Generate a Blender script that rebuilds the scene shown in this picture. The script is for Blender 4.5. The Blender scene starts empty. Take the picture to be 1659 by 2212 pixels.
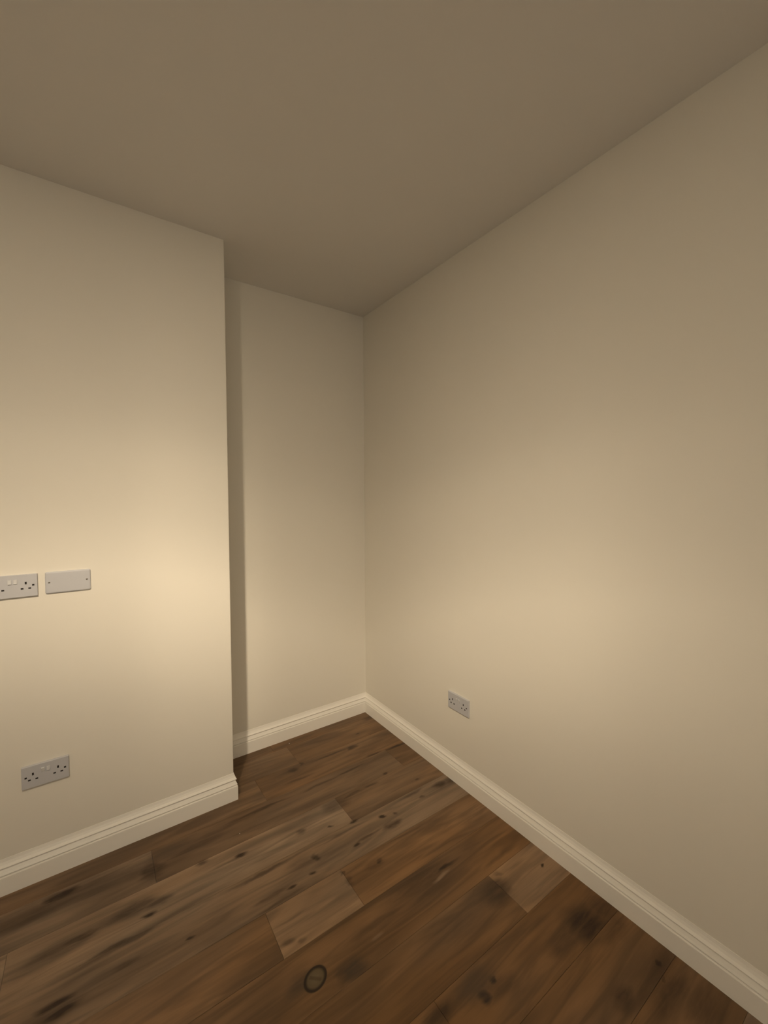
import bpy, bmesh, math, random
from mathutils import Vector, Matrix
random.seed(7)
C = bpy.context.scene.collection
sc = bpy.context.scene

# ------------------------------------------------------------------ camera
F_PX, IMG_W, IMG_H = 894.9, 1659.0, 2212.0
YAW, PITCH, ROLL = 0.6105, -0.0335, -0.0056
CAM = Vector((-1.5367, -2.4332, 1.4971))
fw = Vector((math.sin(YAW)*math.cos(PITCH), math.cos(YAW)*math.cos(PITCH), math.sin(PITCH)))
rt = Vector((math.cos(YAW), -math.sin(YAW), 0)); up = rt.cross(fw)
c_, s_ = math.cos(ROLL), math.sin(ROLL)
rt, up = c_*rt + s_*up, -s_*rt + c_*up
cd = bpy.data.cameras.new('camera'); cam = bpy.data.objects.new('camera', cd); C.objects.link(cam)
cam.matrix_world = Matrix(((rt.x, up.x, -fw.x, CAM.x), (rt.y, up.y, -fw.y, CAM.y), (rt.z, up.z, -fw.z, CAM.z), (0, 0, 0, 1)))
cd.sensor_fit = 'VERTICAL'; cd.sensor_height = 36.0; cd.lens = 36.0*F_PX/IMG_H
cd.clip_start = 0.02
sc.camera = cam

# ------------------------------------------------------------------ world, exposure, lights
w = bpy.data.worlds.new('world'); w.use_nodes = True
w.node_tree.nodes['Background'].inputs[0].default_value = (0, 0, 0, 1)
w.node_tree.nodes['Background'].inputs[1].default_value = 0.0
sc.world = w
sc.view_settings.view_transform = 'Standard'; sc.view_settings.look = 'None'
sc.view_settings.exposure = 0.0; sc.view_settings.gamma = 1.0; sc.view_settings.use_curve_mapping = False

WARM = (1.0, 0.80, 0.55)
def area(name, loc, direction, sx, sy, watts, col=WARM, spread=180):
    l = bpy.data.lights.new(name, 'AREA'); l.shape = 'RECTANGLE'; l.size = sx; l.size_y = sy
    l.energy = watts; l.color = col; l.spread = math.radians(spread)
    o = bpy.data.objects.new(name, l); C.objects.link(o); o.location = loc
    o.rotation_euler = Vector(direction).to_track_quat('-Z', 'Z').to_euler()
    return o
def bulb(name, loc, radius, watts, col=WARM):
    l = bpy.data.lights.new(name, 'POINT'); l.shadow_soft_size = radius; l.energy = watts; l.color = col
    o = bpy.data.objects.new(name, l); C.objects.link(o); o.location = loc
    return o
# One directional ceiling spotlight left of the camera, out of view; its distribution, fitted to the wall brightness
# (a wide beam tilted down towards the chimney breast and the alcove) is given by azimuth and elevation like an IES table.
LAMP_AZ = [(-0.3, 0.2675), (0.0, 0.5083), (0.25, 0.749), (0.45, 1.0), (0.56, 0.8424), (0.7, 0.8284), (0.9, 0.8595), (1.15, 0.7545), (1.45, 0.372), (1.8, 0.0)]
LAMP_EL = [(-2.6, 0.0), (-2.0, 0.0029), (-1.6, 0.1146), (-1.35, 0.2857), (-1.15, 0.4851), (-1.0, 0.6952), (-0.88, 0.9217), (-0.77, 1.0), (-0.66, 0.8156), (-0.55, 0.5459), (-0.43, 0.3642), (-0.3, 0.1963), (-0.15, 0.1096), (0.0, 0.0541), (0.15, 0.0007)]
lamp = bulb('ceiling_spotlight', (-1.926, -2.143, 2.5), 0.045, 233.0, (1, 0.825, 0.605))
lamp.data.use_nodes = True
nt = lamp.data.node_tree; em = nt.nodes['Emission']
def lmath(op, *a):
    n = nt.nodes.new('ShaderNodeMath'); n.operation = op
    for i, v in enumerate(a):
        if isinstance(v, (int, float)): n.inputs[i].default_value = v
        else: nt.links.new(v, n.inputs[i])
    return n.outputs[0]
def table(val, pts):
    x0, x1 = pts[0][0], pts[-1][0]
    n = nt.nodes.new('ShaderNodeFloatCurve'); cu = n.mapping.curves[0]
    while len(cu.points) > 2: cu.points.remove(cu.points[1])
    cu.points[0].location = (0, pts[0][1]); cu.points[1].location = (1, pts[-1][1])
    for x, y in pts[1:-1]: cu.points.new((x - x0)/(x1 - x0), y)
    for p in cu.points: p.handle_type = 'AUTO_CLAMPED'
    n.mapping.update()
    nt.links.new(lmath('DIVIDE', lmath('SUBTRACT', val, x0), x1 - x0), n.inputs['Value'])
    return n.outputs[0]
gi = nt.nodes.new('ShaderNodeNewGeometry'); sx = nt.nodes.new('ShaderNodeSeparateXYZ'); nt.links.new(gi.outputs['Incoming'], sx.inputs[0])
X, Y, Z = sx.outputs
az = lmath('ARCTAN2', X, Y)
el = lmath('DIVIDE', Z, lmath('MAXIMUM', lmath('SQRT', lmath('ADD', lmath('MULTIPLY', X, X), lmath('MULTIPLY', Y, Y))), 0.001))
nt.links.new(lmath('MAXIMUM', lmath('MULTIPLY', table(az, LAMP_AZ), table(el, LAMP_EL)), 0.0), em.inputs['Strength'])
# weak fill light added behind the camera to lift the ceiling and shaded walls
area('ambient_fill', (-2.0, -4.5, 1.4), (0, 1, 0.0), 1.8, 2.0, 13.34, (1, 0.9, 0.76))

# ------------------------------------------------------------------ dimensions (metres)
HC = 2.733            # ceiling height
BD, BX = 0.3434, -0.9987   # chimney breast: depth, right edge
BL = -2.55            # its left edge (out of view)
XL, YR = -3.4, -4.6   # left and rear walls (out of view)
SK = 0.0162           # skirting thickness

# ------------------------------------------------------------------ materials
def new_mat(name):
    m = bpy.data.materials.new(name); m.use_nodes = True
    nt = m.node_tree; b = nt.nodes['Principled BSDF']
    return m, nt, b
def N(nt, t, **kw):
    n = nt.nodes.new(t)
    for k, v in kw.items(): setattr(n, k, v)
    return n
def plaster(name, col, rough=0.75, bump=0.06, scale=420, spec=0.25):
    m, nt, b = new_mat(name)
    b.inputs['Roughness'].default_value = rough
    b.inputs['Specular IOR Level'].default_value = spec
    g = N(nt, 'ShaderNodeNewGeometry')
    n1 = N(nt, 'ShaderNodeTexNoise'); n1.inputs['Scale'].default_value = scale; n1.inputs['Detail'].default_value = 3
    n2 = N(nt, 'ShaderNodeTexNoise'); n2.inputs['Scale'].default_value = 2.2; n2.inputs['Detail'].default_value = 2
    nt.links.new(g.outputs['Position'], n1.inputs['Vector']); nt.links.new(g.outputs['Position'], n2.inputs['Vector'])
    mx = N(nt, 'ShaderNodeMix', data_type='RGBA')
    mx.inputs['A'].default_value = (*[c*0.985 for c in col], 1); mx.inputs['B'].default_value = (*[min(1, c*1.015) for c in col], 1)
    nt.links.new(n2.outputs['Fac'], mx.inputs['Factor']); nt.links.new(mx.outputs['Result'], b.inputs['Base Color'])
    bp = N(nt, 'ShaderNodeBump'); bp.inputs['Strength'].default_value = bump; bp.inputs['Distance'].default_value = 0.001
    nt.links.new(n1.outputs['Fac'], bp.inputs['Height']); nt.links.new(bp.outputs['Normal'], b.inputs['Normal'])
    return m
M_WALL = plaster('cream_wall_paint', (0.80, 0.765, 0.68))
M_CEIL = plaster('ceiling_paint', (0.77, 0.75, 0.71))
M_SKIRT = plaster('skirting_satin_paint', (0.92, 0.89, 0.82), rough=0.36, bump=0.02, scale=250, spec=0.6)
M_SUB = plaster('dark_joint', (0.035, 0.022, 0.012))
def simple(name, col, rough=0.4, metal=0.0, spec=0.5):
    m, nt, b = new_mat(name)
    b.inputs['Roughness'].default_value = rough; b.inputs['Metallic'].default_value = metal
    b.inputs['Specular IOR Level'].default_value = spec
    n = N(nt, 'ShaderNodeTexNoise'); n.inputs['Scale'].default_value = 90
    mx = N(nt, 'ShaderNodeMix', data_type='RGBA')
    mx.inputs['A'].default_value = (*[c*0.96 for c in col], 1); mx.inputs['B'].default_value = (*[min(1, c*1.04) for c in col], 1)
    nt.links.new(n.outputs['Fac'], mx.inputs['Factor']); nt.links.new(mx.outputs['Result'], b.inputs['Base Color'])
    return m
M_PLASTIC = simple('white_plastic', (0.53, 0.535, 0.56), 0.35)
M_ROCKER = simple('white_rocker_plastic', (0.60, 0.60, 0.60), 0.3)
M_SLOT_SHADE = simple('slot_shade', (0.012, 0.008, 0.006), 0.7)  # near-black colour standing for the shade inside slots and recesses
M_SCREW = simple('screw_metal', (0.35, 0.31, 0.26), 0.35, 0.9)
M_FLECK = simple('white_plaster_fleck', (0.85, 0.82, 0.75), 0.8)

def link_mesh(name, bm, mat, parent=None, loc=None, recalc=True):
    if recalc: bmesh.ops.recalc_face_normals(bm, faces=bm.faces)
    me = bpy.data.meshes.new(name); bm.to_mesh(me); bm.free()
    me.materials.append(mat)
    o = bpy.data.objects.new(name, me); C.objects.link(o)
    if loc is not None: o.location = loc
    if parent is not None: o.parent = parent
    return o
def structure(o, label, cat):
    o['kind'] = 'structure'; o['label'] = label; o['category'] = cat
    return o
def box(bm, x0, x1, y0, y1, z0, z1):
    r = bmesh.ops.create_cube(bm, size=1)
    for v in r['verts']:
        v.co = Vector((x0 + (v.co.x+.5)*(x1-x0), y0 + (v.co.y+.5)*(y1-y0), z0 + (v.co.z+.5)*(z1-z0)))
    return r['verts']

# ------------------------------------------------------------------ room shell
T = 0.1
def wall(name, x0, x1, y0, y1, label, z0=0.0, z1=HC):
    bm = bmesh.new(); box(bm, x0, x1, y0, y1, z0, z1)
    return structure(link_mesh(name, bm, M_WALL), label, 'wall')
wall('wall_right', 0, T, YR-T, T, 'long plain cream wall on the right with one low double socket')
wall('wall_back', XL-T, 0, 0, T, 'narrow recessed cream wall at the back of the alcove')
wall('wall_left', XL-T, XL, YR-T, 0, 'cream side wall out of view to the left')
wall('wall_rear', XL, 0, YR-T, YR, 'cream wall behind the camera')
# chimney breast with a softly rounded plaster corner
bm = bmesh.new(); r_ = 0.004; pts = []
for k in range(5):
    a = -math.pi/2 + k*math.pi/8
    pts.append((BX - r_ + r_*math.cos(a), -BD + r_ + r_*math.sin(a)))
pts += [(BX, 0), (BL, 0)]
for k in range(5):
    a = math.pi + k*math.pi/8
    pts.append((BL + r_ + r_*math.cos(a), -BD + r_ + r_*math.sin(a)))
lo = [bm.verts.new((x, y, 0)) for x, y in pts]; hi = [bm.verts.new((x, y, HC)) for x, y in pts]
for i in range(len(pts)):
    j = (i+1) % len(pts); bm.faces.new((lo[i], lo[j], hi[j], hi[i]))
bm.faces.new(hi); bm.faces.new(lo[::-1])
structure(link_mesh('wall_breast', bm, M_WALL), 'projecting cream chimney breast on the left with sockets and a blank plate', 'wall')
bm = bmesh.new(); box(bm, XL-T, T, YR-T, T, HC, HC+T)
structure(link_mesh('ceiling', bm, M_CEIL), 'plain flat off-white ceiling without fittings', 'ceiling')

# ------------------------------------------------------------------ skirting boards
PROF = [(0, .1325), (.0012, .1325), (.0016, .1290), (.0030, .1215), (.0062, .1125), (.0118, .1038), (.0118, .1018),
        (.0062, .1000), (.0062, .0962), (.0084, .0915), (.0112, .0850), (.0146, .0782), (.0146, .0764),
        (.0094, .0746), (.0094, .0718), (.0134, .0705), (.0158, .0690), (SK, .0664), (SK, 0.0), (0, 0.0)]
def skirting(name, path, normals, label):
    # path: wall-line points; normals: outward offset direction at each point (already mitred)
    bm = bmesh.new(); rings = []
    for (x, y), (nx, ny) in zip(path, normals):
        rings.append([bm.verts.new((x + nx*o, y + ny*o, z)) for o, z in PROF])
    for a, b in zip(rings, rings[1:]):
        for i in range(len(PROF)):
            j = (i+1) % len(PROF); bm.faces.new((a[i], a[j], b[j], b[i]))
    bm.faces.new(rings[0]); bm.faces.new(rings[-1][::-1])
    structure(link_mesh(name, bm, M_SKIRT), label, 'skirting board')
skirting('baseboard_left', [(BL, -BD), (BX, -BD)], [(-1, -1), (1, -1)], 'cream moulded skirting board along the chimney breast')
skirting('baseboard_side', [(BX, -BD), (BX, 0)], [(1, -1), (1, -1)], 'short skirting return on the hidden flank of the chimney breast')
skirting('baseboard_back', [(BX, 0), (0, 0)], [(1, -1), (-1, -1)], 'cream moulded skirting board at the back of the alcove')
skirting('baseboard_flank', [(BL, 0), (BL, -BD)], [(-1, -1), (-1, -1)], 'skirting return on the left flank of the chimney breast')
skirting('baseboard_alcove', [(XL, 0), (BL, 0)], [(0, -1), (-1, -1)], 'cream moulded skirting board in the recess left of the chimney breast')
skirting('baseboard_right', [(0, 0), (0, YR)], [(-1, -1), (-1, 0)], 'long cream moulded skirting board along the right wall')

# ------------------------------------------------------------------ wood plank floor
# marks in the boards: x, y, half length, half width, strength, kind (0 dark brown, 1 grey, 2 pale)
KNOTS = [
    (-1.667, -0.484, 0.075, 0.028, 0.95, 0), (-1.606, -0.486, 0.14, 0.05, 0.35, 0), (-1.459, -0.703, 0.1, 0.035, 0.75, 1), (-1.376, -0.726, 0.06, 0.018, 0.7, 1),
    (-1.414, -0.76, 0.022, 0.012, 0.9, 0), (-1.608, -0.713, 0.06, 0.014, 0.75, 0), (-1.64, -0.717, 0.14, 0.022, 0.35, 0), (-1.692, -0.732, 0.12, 0.03, 0.5, 1),
    (-1.521, -0.814, 0.09, 0.012, 0.7, 0), (-1.447, -0.821, 0.06, 0.012, 0.75, 1), (-1.576, -0.823, 0.15, 0.016, 0.4, 0), (-1.403, -0.811, 0.16, 0.01, 0.3, 0),
    (-1.665, -0.902, 0.05, 0.014, 0.95, 0), (-1.651, -0.936, 0.055, 0.012, 0.95, 0), (-1.68, -0.926, 0.09, 0.03, 0.4, 0), (-1.302, -0.929, 0.013, 0.01, 0.95, 0),
    (-1.488, -0.901, 0.035, 0.012, 0.4, 0), (-1.78, -0.515, 0.2, 0.05, 0.45, 0), (-0.533, -1.223, 0.16, 0.05, 0.5, 0), (-0.12, -1.907, 0.14, 0.07, 0.45, 0),
    (-1.382, -0.559, 0.05, 0.06, 0.7, 0), (-1.502, -0.536, 0.2, 0.05, 0.3, 0), (-1.07, -0.696, 0.035, 0.01, 0.9, 0), (-1.105, -0.698, 0.08, 0.01, 0.4, 0),
    (-1.207, -0.642, 0.025, 0.014, 0.65, 0), (-0.667, -0.309, 0.035, 0.02, 0.8, 0), (-0.605, -0.28, 0.012, 0.02, 0.7, 0), (-0.92, -0.491, 0.17, 0.01, 0.7, 0),
    (-1.095, -0.505, 0.15, 0.014, 0.35, 0), (-0.677, -0.395, 0.09, 0.01, 0.55, 0), (-0.812, -0.728, 0.032, 0.022, 0.55, 0), (-0.82, -0.7, 0.1, 0.04, 0.25, 0),
    (-0.996, -0.833, 0.17, 0.009, 0.6, 0), (-1.312, -0.496, 0.09, 0.03, 0.55, 1), (-1.199, -0.539, 0.15, 0.02, 0.4, 0), (-0.298, -0.316, 0.04, 0.018, 0.85, 0),
    (-0.443, -0.307, 0.12, 0.008, 0.6, 0), (-0.07, -0.462, 0.08, 0.012, 0.85, 0), (-0.231, -0.447, 0.06, 0.01, 0.7, 0), (-0.407, -0.49, 0.1, 0.009, 0.7, 0),
    (-0.605, -0.498, 0.12, 0.01, 0.5, 0), (-0.192, -0.217, 0.014, 0.01, 0.8, 0), (-0.028, -0.095, 0.06, 0.03, 0.5, 0), (-0.279, -0.628, 0.016, 0.012, 0.8, 0),
    (-0.384, -0.656, 0.05, 0.01, 0.75, 0), (-0.494, -0.661, 0.09, 0.009, 0.6, 0), (-0.611, -0.667, 0.09, 0.055, 0.55, 0), (-0.727, -0.647, 0.15, 0.05, 0.25, 0),
    (-0.094, -0.862, 0.04, 0.022, 0.8, 0), (-0.018, -0.873, 0.05, 0.03, 0.5, 0), (-0.155, -0.762, 0.016, 0.01, 0.6, 0), (-0.22, -0.876, 0.02, 0.012, 0.6, 0),
    (-0.253, -0.832, 0.09, 0.009, 0.55, 0), (-0.457, -0.867, 0.016, 0.013, 0.95, 0), (-0.585, -0.814, 0.022, 0.012, 0.8, 0), (-0.399, -0.891, 0.014, 0.012, 0.6, 0),
    (-0.444, -0.934, 0.045, 0.02, 0.7, 0), (-0.694, -0.779, 0.012, 0.009, 0.8, 0), (-0.661, -0.845, 0.13, 0.007, 0.4, 0), (-0.65, -0.931, 0.022, 0.01, 0.85, 0),
    (-0.584, -0.924, 0.09, 0.007, 0.6, 0), (-0.812, -0.89, 0.016, 0.022, 0.8, 0), (-0.871, -0.869, 0.07, 0.03, 0.3, 0), (-0.947, -0.955, 0.03, 0.008, 0.9, 0),
    (-0.846, -0.947, 0.013, 0.008, 0.85, 0), (-1.023, -0.945, 0.07, 0.01, 0.5, 0), (-0.996, -0.986, 0.12, 0.006, 0.4, 0), (-0.754, -1.062, 0.022, 0.02, 0.5, 0),
    (-0.602, -1.055, 0.018, 0.014, 0.75, 0), (-0.628, -1.055, 0.05, 0.02, 0.35, 0), (-0.763, -1.019, 0.01, 0.012, 0.5, 0), (-1.052, -1.276, 0.05, 0.034, 0.6, 1),
    (-0.899, -1.334, 0.055, 0.036, 0.75, 1), (-0.934, -1.332, 0.03, 0.02, 0.4, 0), (-1.035, -1.136, 0.03, 0.016, 0.45, 0), (-0.998, -1.158, 0.02, 0.012, 0.4, 0),
    (-1.011, -1.069, 0.06, 0.008, 0.3, 0), (-0.404, -1.235, 0.07, 0.009, 0.9, 0), (-0.448, -1.254, 0.05, 0.008, 0.55, 2), (-0.495, -1.274, 0.12, 0.02, 0.35, 0),
    (-0.744, -1.258, 0.14, 0.012, 0.4, 0), (-0.774, -1.297, 0.03, 0.008, 0.35, 2), (-0.318, -1.424, 0.075, 0.055, 0.7, 0), (-0.391, -1.414, 0.12, 0.06, 0.4, 1),
    (-0.503, -1.429, 0.2, 0.05, 0.4, 1), (-0.081, -1.459, 0.012, 0.009, 0.9, 0), (-0.253, -1.375, 0.02, 0.014, 0.4, 0), (-0.614, -1.628, 0.024, 0.02, 0.98, 0),
    (-0.556, -1.61, 0.012, 0.014, 0.9, 0), (-0.61, -1.591, 0.08, 0.05, 0.55, 1), (-0.541, -1.64, 0.06, 0.03, 0.4, 0), (-0.157, -1.683, 0.09, 0.075, 0.85, 0),
    (-0.28, -1.671, 0.08, 0.04, 0.5, 0), (-0.053, -1.686, 0.06, 0.05, 0.6, 0), (-0.083, -1.883, 0.016, 0.014, 0.8, 0), (-0.121, -1.914, 0.014, 0.012, 0.7, 0),
    (-0.279, -1.867, 0.05, 0.03, 0.6, 0), (-0.095, -1.755, 0.08, 0.03, 0.5, 0), (-0.152, -1.944, 0.12, 0.04, 0.6, 0), (-0.1, -2.009, 0.1, 0.05, 0.5, 0),
    (-0.759, -1.578, 0.06, 0.03, 0.6, 0), (-0.425, -1.012, 0.2, 0.01, 0.3, 0), (-0.09, -1.117, 0.12, 0.012, 0.3, 0), (-0.184, -1.33, 0.1, 0.012, 0.4, 0),
]
def knot_nodes(nt, pos, marks):
    acc = None
    for (kx, ky, hl, hw, st) in marks:
        s = N(nt, 'ShaderNodeVectorMath', operation='SUBTRACT'); s.inputs[1].default_value = (kx, ky, 0)
        nt.links.new(pos, s.inputs[0])
        m = N(nt, 'ShaderNodeVectorMath', operation='MULTIPLY'); m.inputs[1].default_value = (1/hl, 1/hw, 0)
        nt.links.new(s.outputs[0], m.inputs[0])
        l = N(nt, 'ShaderNodeVectorMath', operation='LENGTH'); nt.links.new(m.outputs[0], l.inputs[0])
        r = N(nt, 'ShaderNodeMapRange', interpolation_type='SMOOTHSTEP')
        r.inputs['From Min'].default_value = 1.3; r.inputs['From Max'].default_value = 0.3
        r.inputs['To Min'].default_value = 0; r.inputs['To Max'].default_value = st
        nt.links.new(l.outputs['Value'], r.inputs['Value'])
        if acc is None: acc = r.outputs[0]
        else:
            a = N(nt, 'ShaderNodeMath', operation='MAXIMUM'); nt.links.new(acc, a.inputs[0]); nt.links.new(r.outputs[0], a.inputs[1]); acc = a.outputs[0]
    return acc
def wood(name, marks, rings=()):
    m, nt, b = new_mat(name); L = nt.links.new
    g = N(nt, 'ShaderNodeNewGeometry'); pos = g.outputs['Position']
    at = lambda n: (lambda a: (setattr(a, 'attribute_type', 'OBJECT'), setattr(a, 'attribute_name', n), a)[2])(N(nt, 'ShaderNodeAttribute'))
    seed, tone = at('seed').outputs['Fac'], at('tone').outputs['Fac']
    tint = at('tint').outputs['Fac']
    off = N(nt, 'ShaderNodeCombineXYZ'); L(seed, off.inputs['X']); L(seed, off.inputs['Z'])
    ps = N(nt, 'ShaderNodeVectorMath', operation='ADD'); L(pos, ps.inputs[0]); L(off.outputs[0], ps.inputs[1])
    def noise(sx, sy, detail, dist=0.0, rough=0.55):
        mp = N(nt, 'ShaderNodeVectorMath', operation='MULTIPLY'); mp.inputs[1].default_value = (sx, sy, 7.0); L(ps.outputs[0], mp.inputs[0])
        n = N(nt, 'ShaderNodeTexNoise'); n.inputs['Scale'].default_value = 1; n.inputs['Detail'].default_value = detail
        n.inputs['Distortion'].default_value = dist; n.inputs['Roughness'].default_value = rough
        L(mp.outputs[0], n.inputs['Vector']); return n
    cloud = noise(1.7, 8.0, 2, 0.7)       # broad figure of the boards
    streak = noise(2.4, 24.0, 2, 0.9)     # streaks along the grain
    grain = noise(14.0, 260.0, 3, 0.2)    # fine grain
    def ramp(n, lo, hi, p0, p1):
        r = N(nt, 'ShaderNodeMapRange', interpolation_type='SMOOTHSTEP')
        r.inputs['From Min'].default_value = lo; r.inputs['From Max'].default_value = hi
        r.inputs['To Min'].default_value = p0; r.inputs['To Max'].default_value = p1
        L(n.outputs['Fac'], r.inputs['Value']); return r.outputs[0]
    def math_(op, a, b_):
        n = N(nt, 'ShaderNodeMath', operation=op)
        for i, v in enumerate((a, b_)):
            if isinstance(v, (int, float)): n.inputs[i].default_value = v
            else: L(v, n.inputs[i])
        return n.outputs[0]
    val = math_('MULTIPLY', ramp(cloud, .3, .7, .80, 1.2), ramp(streak, .30, .64, .70, 1.10))
    val = math_('MULTIPLY', val, ramp(grain, .3, .7, .96, 1.035))
    val = math_('MULTIPLY', val, tone)
    # colour: red-brown to grey-tan by tint and figure
    cm = N(nt, 'ShaderNodeMix', data_type='RGBA')
    cm.inputs['A'].default_value = (0.207, 0.106, 0.038, 1); cm.inputs['B'].default_value = (0.200, 0.156, 0.113, 1)
    tn = noise(1.3, 5.0, 2, 0.3)
    L(math_('ADD', tint, math_('SUBTRACT', math_('MULTIPLY', tn.outputs['Fac'], 0.6), 0.3)), cm.inputs['Factor'])
    cm.clamp_factor = True
    vv = N(nt, 'ShaderNodeVectorMath', operation='SCALE'); L(cm.outputs['Result'], vv.inputs[0]); L(val, vv.inputs['Scale'])
    col = vv.outputs[0]
    mott = noise(11.0, 60.0, 3, 0.4)
    # knots and dark streaks, edges roughened by a distorted lookup
    dn = noise(9.0, 26.0, 3, 0.0); dn2 = N(nt, 'ShaderNodeVectorMath', operation='SUBTRACT'); dn2.inputs[1].default_value = (.5, .5, .5); L(dn.outputs['Color'], dn2.inputs[0])
    dm = N(nt, 'ShaderNodeVectorMath', operation='MULTIPLY'); dm.inputs[1].default_value = (.075, .030, 0); L(dn2.outputs[0], dm.inputs[0])
    pd = N(nt, 'ShaderNodeVectorMath', operation='ADD'); L(pos, pd.inputs[0]); L(dm.outputs[0], pd.inputs[1])
    for kind, kc in ((0, (0.028, 0.0125, 0.004, 1)), (1, (0.052, 0.035, 0.022, 1)), (2, (0.30, 0.205, 0.125, 1))):
        ms = [k[:5] for k in marks if k[5] == kind]
        if not ms: continue
        f = math_('MULTIPLY', knot_nodes(nt, pd.outputs[0], ms), ramp(mott, .3, .65, .80, 1.2))
        mx = N(nt, 'ShaderNodeMix', data_type='RGBA'); mx.clamp_factor = True; L(f, mx.inputs['Factor']); L(col, mx.inputs['A']); mx.inputs['B'].default_value = kc
        col = mx.outputs['Result']
    for (kx, ky, hl, hw, ang) in rings:      # oval knot: dark rim round a grey eye split by a line
        s = N(nt, 'ShaderNodeVectorMath', operation='SUBTRACT'); s.inputs[1].default_value = (kx, ky, 0); L(pos, s.inputs[0])
        ro = N(nt, 'ShaderNodeVectorRotate', rotation_type='Z_AXIS'); L(s.outputs[0], ro.inputs['Vector']); ro.inputs['Angle'].default_value = -ang
        mm = N(nt, 'ShaderNodeVectorMath', operation='MULTIPLY'); mm.inputs[1].default_value = (1/hl, 1/hw, 0); L(ro.outputs[0], mm.inputs[0])
        l = N(nt, 'ShaderNodeVectorMath', operation='LENGTH'); L(mm.outputs[0], l.inputs[0])
        cr = N(nt, 'ShaderNodeValToRGB'); e = cr.color_ramp.elements
        e[0].position = 0.0; e[0].color = (.155, .120, .066, .9); e[1].position = .60; e[1].color = (.120, .088, .046, .9)
        for p_, c4 in ((.78, (.018, .010, .004, .97)), (.90, (.018, .010, .004, .97)), (.995, (.08, .05, .025, 0))):
            q = e.new(p_); q.color = c4
        L(l.outputs['Value'], cr.inputs['Fac'])
        xs_ = N(nt, 'ShaderNodeSeparateXYZ'); L(mm.outputs[0], xs_.inputs[0])
        sp = N(nt, 'ShaderNodeMapRange', interpolation_type='SMOOTHSTEP'); L(math_('ABSOLUTE', math_('ADD', xs_.outputs['X'], math_('MULTIPLY', xs_.outputs['Y'], .4)), 0), sp.inputs['Value'])
        sp.inputs['From Min'].default_value = .22; sp.inputs['From Max'].default_value = .04; sp.inputs['To Min'].default_value = 0; sp.inputs['To Max'].default_value = .6
        inn = N(nt, 'ShaderNodeMapRange'); L(l.outputs['Value'], inn.inputs['Value']); inn.inputs['From Min'].default_value = .62; inn.inputs['From Max'].default_value = .5
        eye = N(nt, 'ShaderNodeMix', data_type='RGBA'); L(math_('MULTIPLY', sp.outputs[0], inn.outputs[0]), eye.inputs['Factor']); L(cr.outputs['Color'], eye.inputs['A']); eye.inputs['B'].default_value = (.05, .032, .016, 1)
        mx = N(nt, 'ShaderNodeMix', data_type='RGBA'); L(cr.outputs['Alpha'], mx.inputs['Factor']); L(col, mx.inputs['A']); L(eye.outputs['Result'], mx.inputs['B'])
        col = mx.outputs['Result']
    L(col, b.inputs['Base Color'])
    b.inputs['Roughness'].default_value = 0.42; b.inputs['Specular IOR Level'].default_value = 0.35
    bp = N(nt, 'ShaderNodeBump'); bp.inputs['Strength'].default_value = 0.12; bp.inputs['Distance'].default_value = 0.0006
    L(grain.outputs['Fac'], bp.inputs['Height']); L(bp.outputs['Normal'], b.inputs['Normal'])
    return m

bm = bmesh.new(); box(bm, XL-T, T, YR-T, T, -0.12, -0.006)
floor = structure(link_mesh('floor', bm, M_SUB), 'brown knotty wood plank floor running to the alcove corner', 'floor')
PW = 0.182; Y0 = -0.997
GAP = 0.0003
def plank(x0, x1, y0, y1, mat, seed, tone, tint):
    bm = bmesh.new(); g = GAP; bv = 0.0008
    lo = [(x0+g, y0+g), (x1-g, y0+g), (x1-g, y1-g), (x0+g, y1-g)]
    tp = [(x0+g+bv, y0+g+bv), (x1-g-bv, y0+g+bv), (x1-g-bv, y1-g-bv), (x0+g+bv, y1-g-bv)]
    a = [bm.verts.new((x, y, -.006)) for x, y in lo]; m_ = [bm.verts.new((x, y, -.0006)) for x, y in lo]; t = [bm.verts.new((x, y, 0)) for x, y in tp]
    for i in range(4):
        j = (i+1) % 4
        bm.faces.new((a[i], a[j], m_[j], m_[i])); bm.faces.new((m_[i], m_[j], t[j], t[i]))
    bm.faces.new(t); bm.faces.new(a[::-1])
    o = link_mesh('plank', bm, mat, floor)
    o['seed'] = seed; o['tone'] = tone; o['tint'] = tint
# joints seen in the photograph, by row (row 0 lies between y = -0.997 and -1.179, rows count away from the alcove)
ROWS = {
    -6: ([-0.70], []), -5: ([-0.62], []), -4: ([-0.87], []),
    -3: ([-1.372, -0.152], []), -2: ([-1.807, -0.587], []), -1: ([-1.93], []),
    0: ([-1.065, -0.757], []), 1: ([-1.46], []), 2: ([-1.512, -0.292], []), 3: ([-1.963, -0.743], []), 4: ([-1.10], []), 5: ([-0.55], []),
}
TONES = {  # (row, board counted from the first joint seen) -> tone, tint (0 red-brown, 1 grey-tan); left boards also paler and greyer for the whiter light there
    (-6, 0): (.80, .3), (-6, 1): (.86, .2), (-5, 0): (.88, .3), (-5, 1): (.84, .2), (-4, 0): (.88, .35), (-4, 1): (.82, .2),
    (-3, 0): (1.02, .6), (-3, 1): (.82, .35), (-3, 2): (.72, .2), (-2, 0): (1.38, .68), (-2, 1): (1.42, .68), (-2, 2): (.98, .35),
    (-1, 0): (1.1, .7), (-1, 1): (1.08, .6),
    (0, 0): (.98, .25), (0, 1): (1.48, .5), (0, 2): (1.02, .2), (1, 0): (1.0, .2), (1, 1): (.90, .15),
    (2, 0): (1.0, .2), (2, 1): (.90, .1), (2, 2): (1.38, .4), (3, 0): (.95, .1), (3, 1): (.88, .08), (3, 2): (.78, .0), (4, 0): (.95, .2), (4, 1): (.82, .12),
    (5, 0): (.9, .2), (5, 1): (.8, .15),
}
nrow = int(math.ceil((Y0 - YR)/PW))
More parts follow.
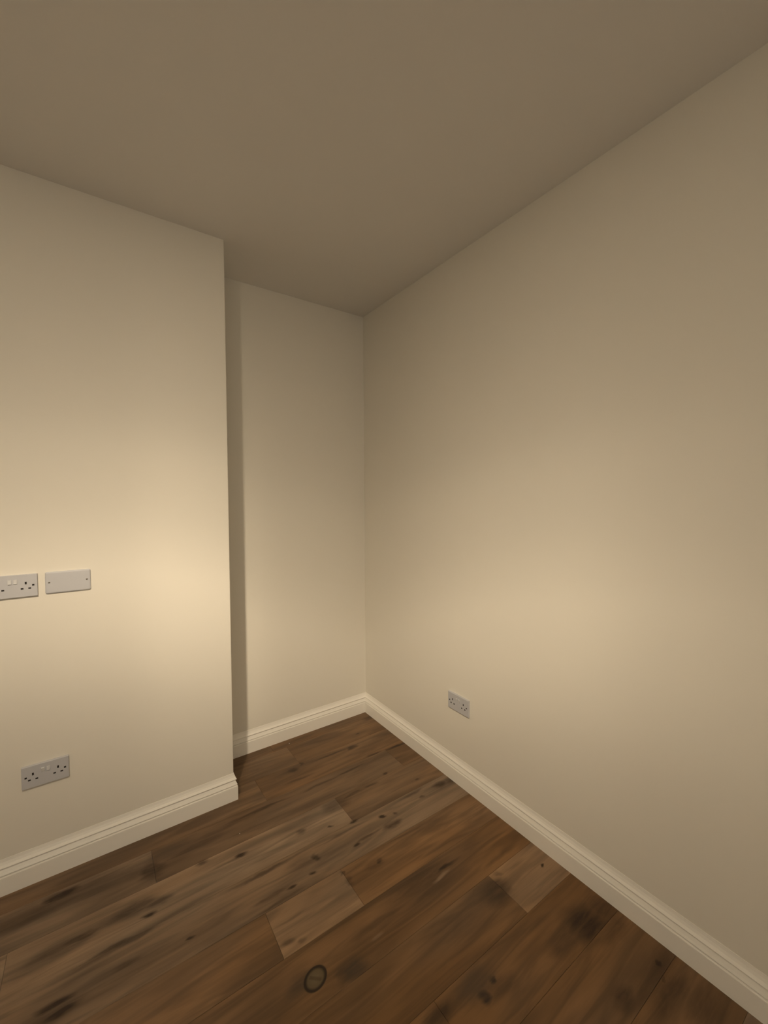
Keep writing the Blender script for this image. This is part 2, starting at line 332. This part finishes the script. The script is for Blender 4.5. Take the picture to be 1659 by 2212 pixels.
for r in range(-6, nrow):
    ytop = min(0.0, Y0 - r*PW); ybot = max(YR, Y0 - (r+1)*PW)
    if ytop - ybot < 0.01: continue
    marks = [k for k in KNOTS if ybot - .01 < k[1] < ytop + .01]
    rings = [(-1.006, -1.287, .043, .034, .38)] if r == 1 else []
    mat = wood('wood_plank', marks, rings)
    joints = list(ROWS[r][0]) if r in ROWS else [-random.uniform(.1, 1.2)]
    x = joints[0]
    while x - 1.22 > XL + .05: x -= 1.22; joints.insert(0, x)
    base = joints.index(ROWS[r][0][0]) if r in ROWS else 0
    x = joints[-1]
    if r not in ROWS:
        while x + 1.22 < -.05: x += 1.22; joints.append(x)
    ed = [XL] + joints + [0.0]
    for i in range(len(ed)-1):
        tone, tint = TONES.get((r, i - base), (random.uniform(.9, 1.08), random.uniform(.2, .6)))
        plank(ed[i], ed[i+1], ybot, ytop, mat, random.uniform(0, 40), tone, tint)

# ------------------------------------------------------------------ sockets and blank plate (built in the x-z plane, front towards -y)
def rounded_plate(bm, hx, hz, depth, holes, rc=0.003, edge=0.0012):
    """Front plate with real holes: grid front, inner slot walls, bevelled rim and sides."""
    ix, iz = hx - edge, hz - edge
    xs = sorted({-ix, ix, *[h[0] for h in holes], *[h[1] for h in holes]})
    zs = sorted({-iz, iz, *[h[2] for h in holes], *[h[3] for h in holes]})
    V = {}
    def v(x, y, z):
        k = (round(x, 6), round(y, 6), round(z, 6))
        if k not in V: V[k] = bm.verts.new((x, y, z))
        return V[k]
    yf = -depth
    for i in range(len(xs)-1):
        for j in range(len(zs)-1):
            cx, cz = (xs[i]+xs[i+1])/2, (zs[j]+zs[j+1])/2
            if any(h[0] < cx < h[1] and h[2] < cz < h[3] for h in holes): continue
            bm.faces.new((v(xs[i], yf, zs[j]), v(xs[i+1], yf, zs[j]), v(xs[i+1], yf, zs[j+1]), v(xs[i], yf, zs[j+1])))
    for (a, b, c, d) in holes:
        yi = yf + 0.0022
        for (p, q) in (((a, c), (b, c)), ((b, c), (b, d)), ((b, d), (a, d)), ((a, d), (a, c))):
            sx = [x for x in xs if min(p[0], q[0]) <= x <= max(p[0], q[0])]; sz = [z for z in zs if min(p[1], q[1]) <= z <= max(p[1], q[1])]
            if p[0] == q[0]: sg = [((p[0], z0), (p[0], z1)) for z0, z1 in zip(sz, sz[1:])]
            else: sg = [((x0, p[1]), (x1, p[1])) for x0, x1 in zip(sx, sx[1:])]
            for (s, e) in sg: bm.faces.new((v(s[0], yf, s[1]), v(e[0], yf, e[1]), v(e[0], yi, e[1]), v(s[0], yi, s[1]))).material_index = 1  # plastic slot walls coloured near-black for the shade inside
    rim = [(x, -iz) for x in xs] + [(ix, z) for z in zs[1:]] + [(x, iz) for x in xs[::-1][1:]] + [(-ix, z) for z in zs[::-1][1:-1]]
    def out(p, y): 
        x = math.copysign(hx, p[0]) if abs(abs(p[0])-ix) < 1e-9 else p[0]
        z = math.copysign(hz, p[1]) if abs(abs(p[1])-iz) < 1e-9 else p[1]
        return v(x, y, z)
    for i in range(len(rim)):
        p, q = rim[i], rim[(i+1) % len(rim)]
        bm.faces.new((v(p[0], yf, p[1]), v(q[0], yf, q[1]), out(q, yf+edge), out(p, yf+edge)))
        bm.faces.new((out(p, yf+edge), out(q, yf+edge), out(q, 0), out(p, 0)))
def slot_list():
    h = []
    for s in (-1, 1):
        cx = s*.0385
        h.append(('earth', (cx-.0028, cx+.0028, .0050, .0148)))
        for t in (-1, 1):
            lx = cx + t*.0111
            h.append(('pin', (lx-.0041, lx+.0041, -.0140, -.0084)))
        h.append(('screw', (s*.0603-.0034, s*.0603+.0034, -.0028, .0040)))
    return h
def dome(bm, x, y, z, r, h, n=12):
    rings = []
    for (f, g) in ((1, 0), (.95, .5), (.7, .85)):
        rings.append([bm.verts.new((x + r*f*math.cos(2*math.pi*k/n), y - h*g, z + r*f*math.sin(2*math.pi*k/n))) for k in range(n)])
    for a, b in zip(rings, rings[1:]):
        for k in range(n): bm.faces.new((a[k], a[(k+1) % n], b[(k+1) % n], b[k]))
    bm.faces.new(rings[-1]); bm.faces.new(rings[0][::-1])
def thing(name, label, cat, loc, rz, group=None):
    o = bpy.data.objects.new(name, None); C.objects.link(o); o.location = loc; o.rotation_euler = (0, 0, rz)
    o.empty_display_size = .05; o['label'] = label; o['category'] = cat
    if group: o['group'] = group
    return o
DEPTH = 0.0105
def double_socket(label, loc, rz, tilts):
    t = thing('double_socket', label, 'socket', loc, rz, 'double wall sockets')
    bm = bmesh.new(); rounded_plate(bm, .073, .043, DEPTH, [h for _, h in slot_list()])
    link_mesh('face_plate', bm, M_PLASTIC, t).data.materials.append(M_SLOT_SHADE)
    for kind, (a, b, c, d) in slot_list():
        bm = bmesh.new()
        box(bm, a-.0006, b+.0006, -DEPTH+.0020, -DEPTH+.0040, c-.0006, d+.0006)  # dark floor painted as shade in the slots and screw recesses
        link_mesh({'earth': 'earth_slot', 'pin': 'pin_slot', 'screw': 'screw'}[kind], bm, M_SLOT_SHADE, t)
    for s, tl in zip((-1, 1), tilts):
        bm = bmesh.new(); vs = box(bm, -.0054, .0054, -.0026, .0030, -.0084, .0084)
        bmesh.ops.bevel(bm, geom=bm.edges[:], offset=.0007, segments=1, affect='EDGES')
        bmesh.ops.rotate(bm, verts=bm.verts, cent=(0, 0, 0), matrix=Matrix.Rotation(math.radians(tl), 3, 'X'))
        link_mesh('rocker_switch', bm, M_ROCKER, t, (s*.0083, -DEPTH, .0168))
    return t
double_socket('white double wall socket at chest height left of the blank plate', (-1.7967, -BD, 1.1699), 0, (-8, -8))
double_socket('white double wall socket low on the chimney breast above the left skirting', (-1.7180, -BD, .4215), 0, (9, -8))
double_socket('white double wall socket low on the long right wall', (0, -.9123, .4242), -math.pi/2, (9, 9))

bp_ = thing('blank_plate', 'white double blank plate with two screws at chest height right of a socket', 'wall plate', (-1.6283, -BD, 1.1711), 0)
def pillow_ring(bm, inset, y, hx=.073, hz=.043, rc=.006, n=5):
    pts = []
    for cx, cz, a0 in ((1, 1, 0), (-1, 1, 90), (-1, -1, 180), (1, -1, 270)):
        for k in range(n):
            a = math.radians(a0 + 90*k/(n-1)); r = max(rc - inset*.55, .0015)
            pts.append(bm.verts.new((cx*(hx - inset - r) + r*math.cos(a), y, cz*(hz - inset - r) + r*math.sin(a))))
    return pts
bm = bmesh.new()
rg = [pillow_ring(bm, i_, y_) for i_, y_ in ((.0004, 0), (0, -.0035), (.0004, -.0052), (.0016, -.0069), (.0034, -.0080), (.0060, -.0085))]
for a_, b_ in zip(rg, rg[1:]):
    for k in range(len(a_)): bm.faces.new((a_[k], a_[(k+1) % len(a_)], b_[(k+1) % len(a_)], b_[k]))
bm.faces.new(rg[-1]); bm.faces.new(rg[0][::-1])
o = link_mesh('face_plate', bm, M_PLASTIC, bp_)
for s in (-1, 1):
    bm = bmesh.new(); dome(bm, 0, 0, 0, .0036, .0016)
    sr = link_mesh('screw', bm, M_SCREW, bp_, (s*.0603, -.0083, .0015))
    bm = bmesh.new(); box(bm, -.0031, .0031, -.0017, -.0011, -.0006, .0006)
    sl = link_mesh('screw_slot', bm, M_SLOT_SHADE, sr); sl.rotation_euler = (0, math.radians(-25), 0)  # dark bar in place of a cut slot, coloured as its shade

# ------------------------------------------------------------------ tiny flecks of plaster left on the floor
def fleck(label, x, y, s):
    bm = bmesh.new(); bmesh.ops.create_icosphere(bm, subdivisions=1, radius=1)
    for v in bm.verts: v.co = Vector((v.co.x*s*random.uniform(.8, 1.2), v.co.y*s*.7*random.uniform(.8, 1.2), v.co.z*s*.4))
    z0 = min(v.co.z for v in bm.verts)
    for v in bm.verts: v.co.z -= z0
    o = link_mesh('plaster_fleck', bm, M_FLECK, None, (x, y, 0))
    o['label'] = label; o['category'] = 'fleck'; o['group'] = 'plaster flecks on the floor'
fleck('tiny white plaster fleck on the floor beside the alcove skirting', -0.594, -0.062, .0028)
fleck('tiny white plaster fleck on the floor in front of the chimney breast corner', -1.038, -0.58, .0022)
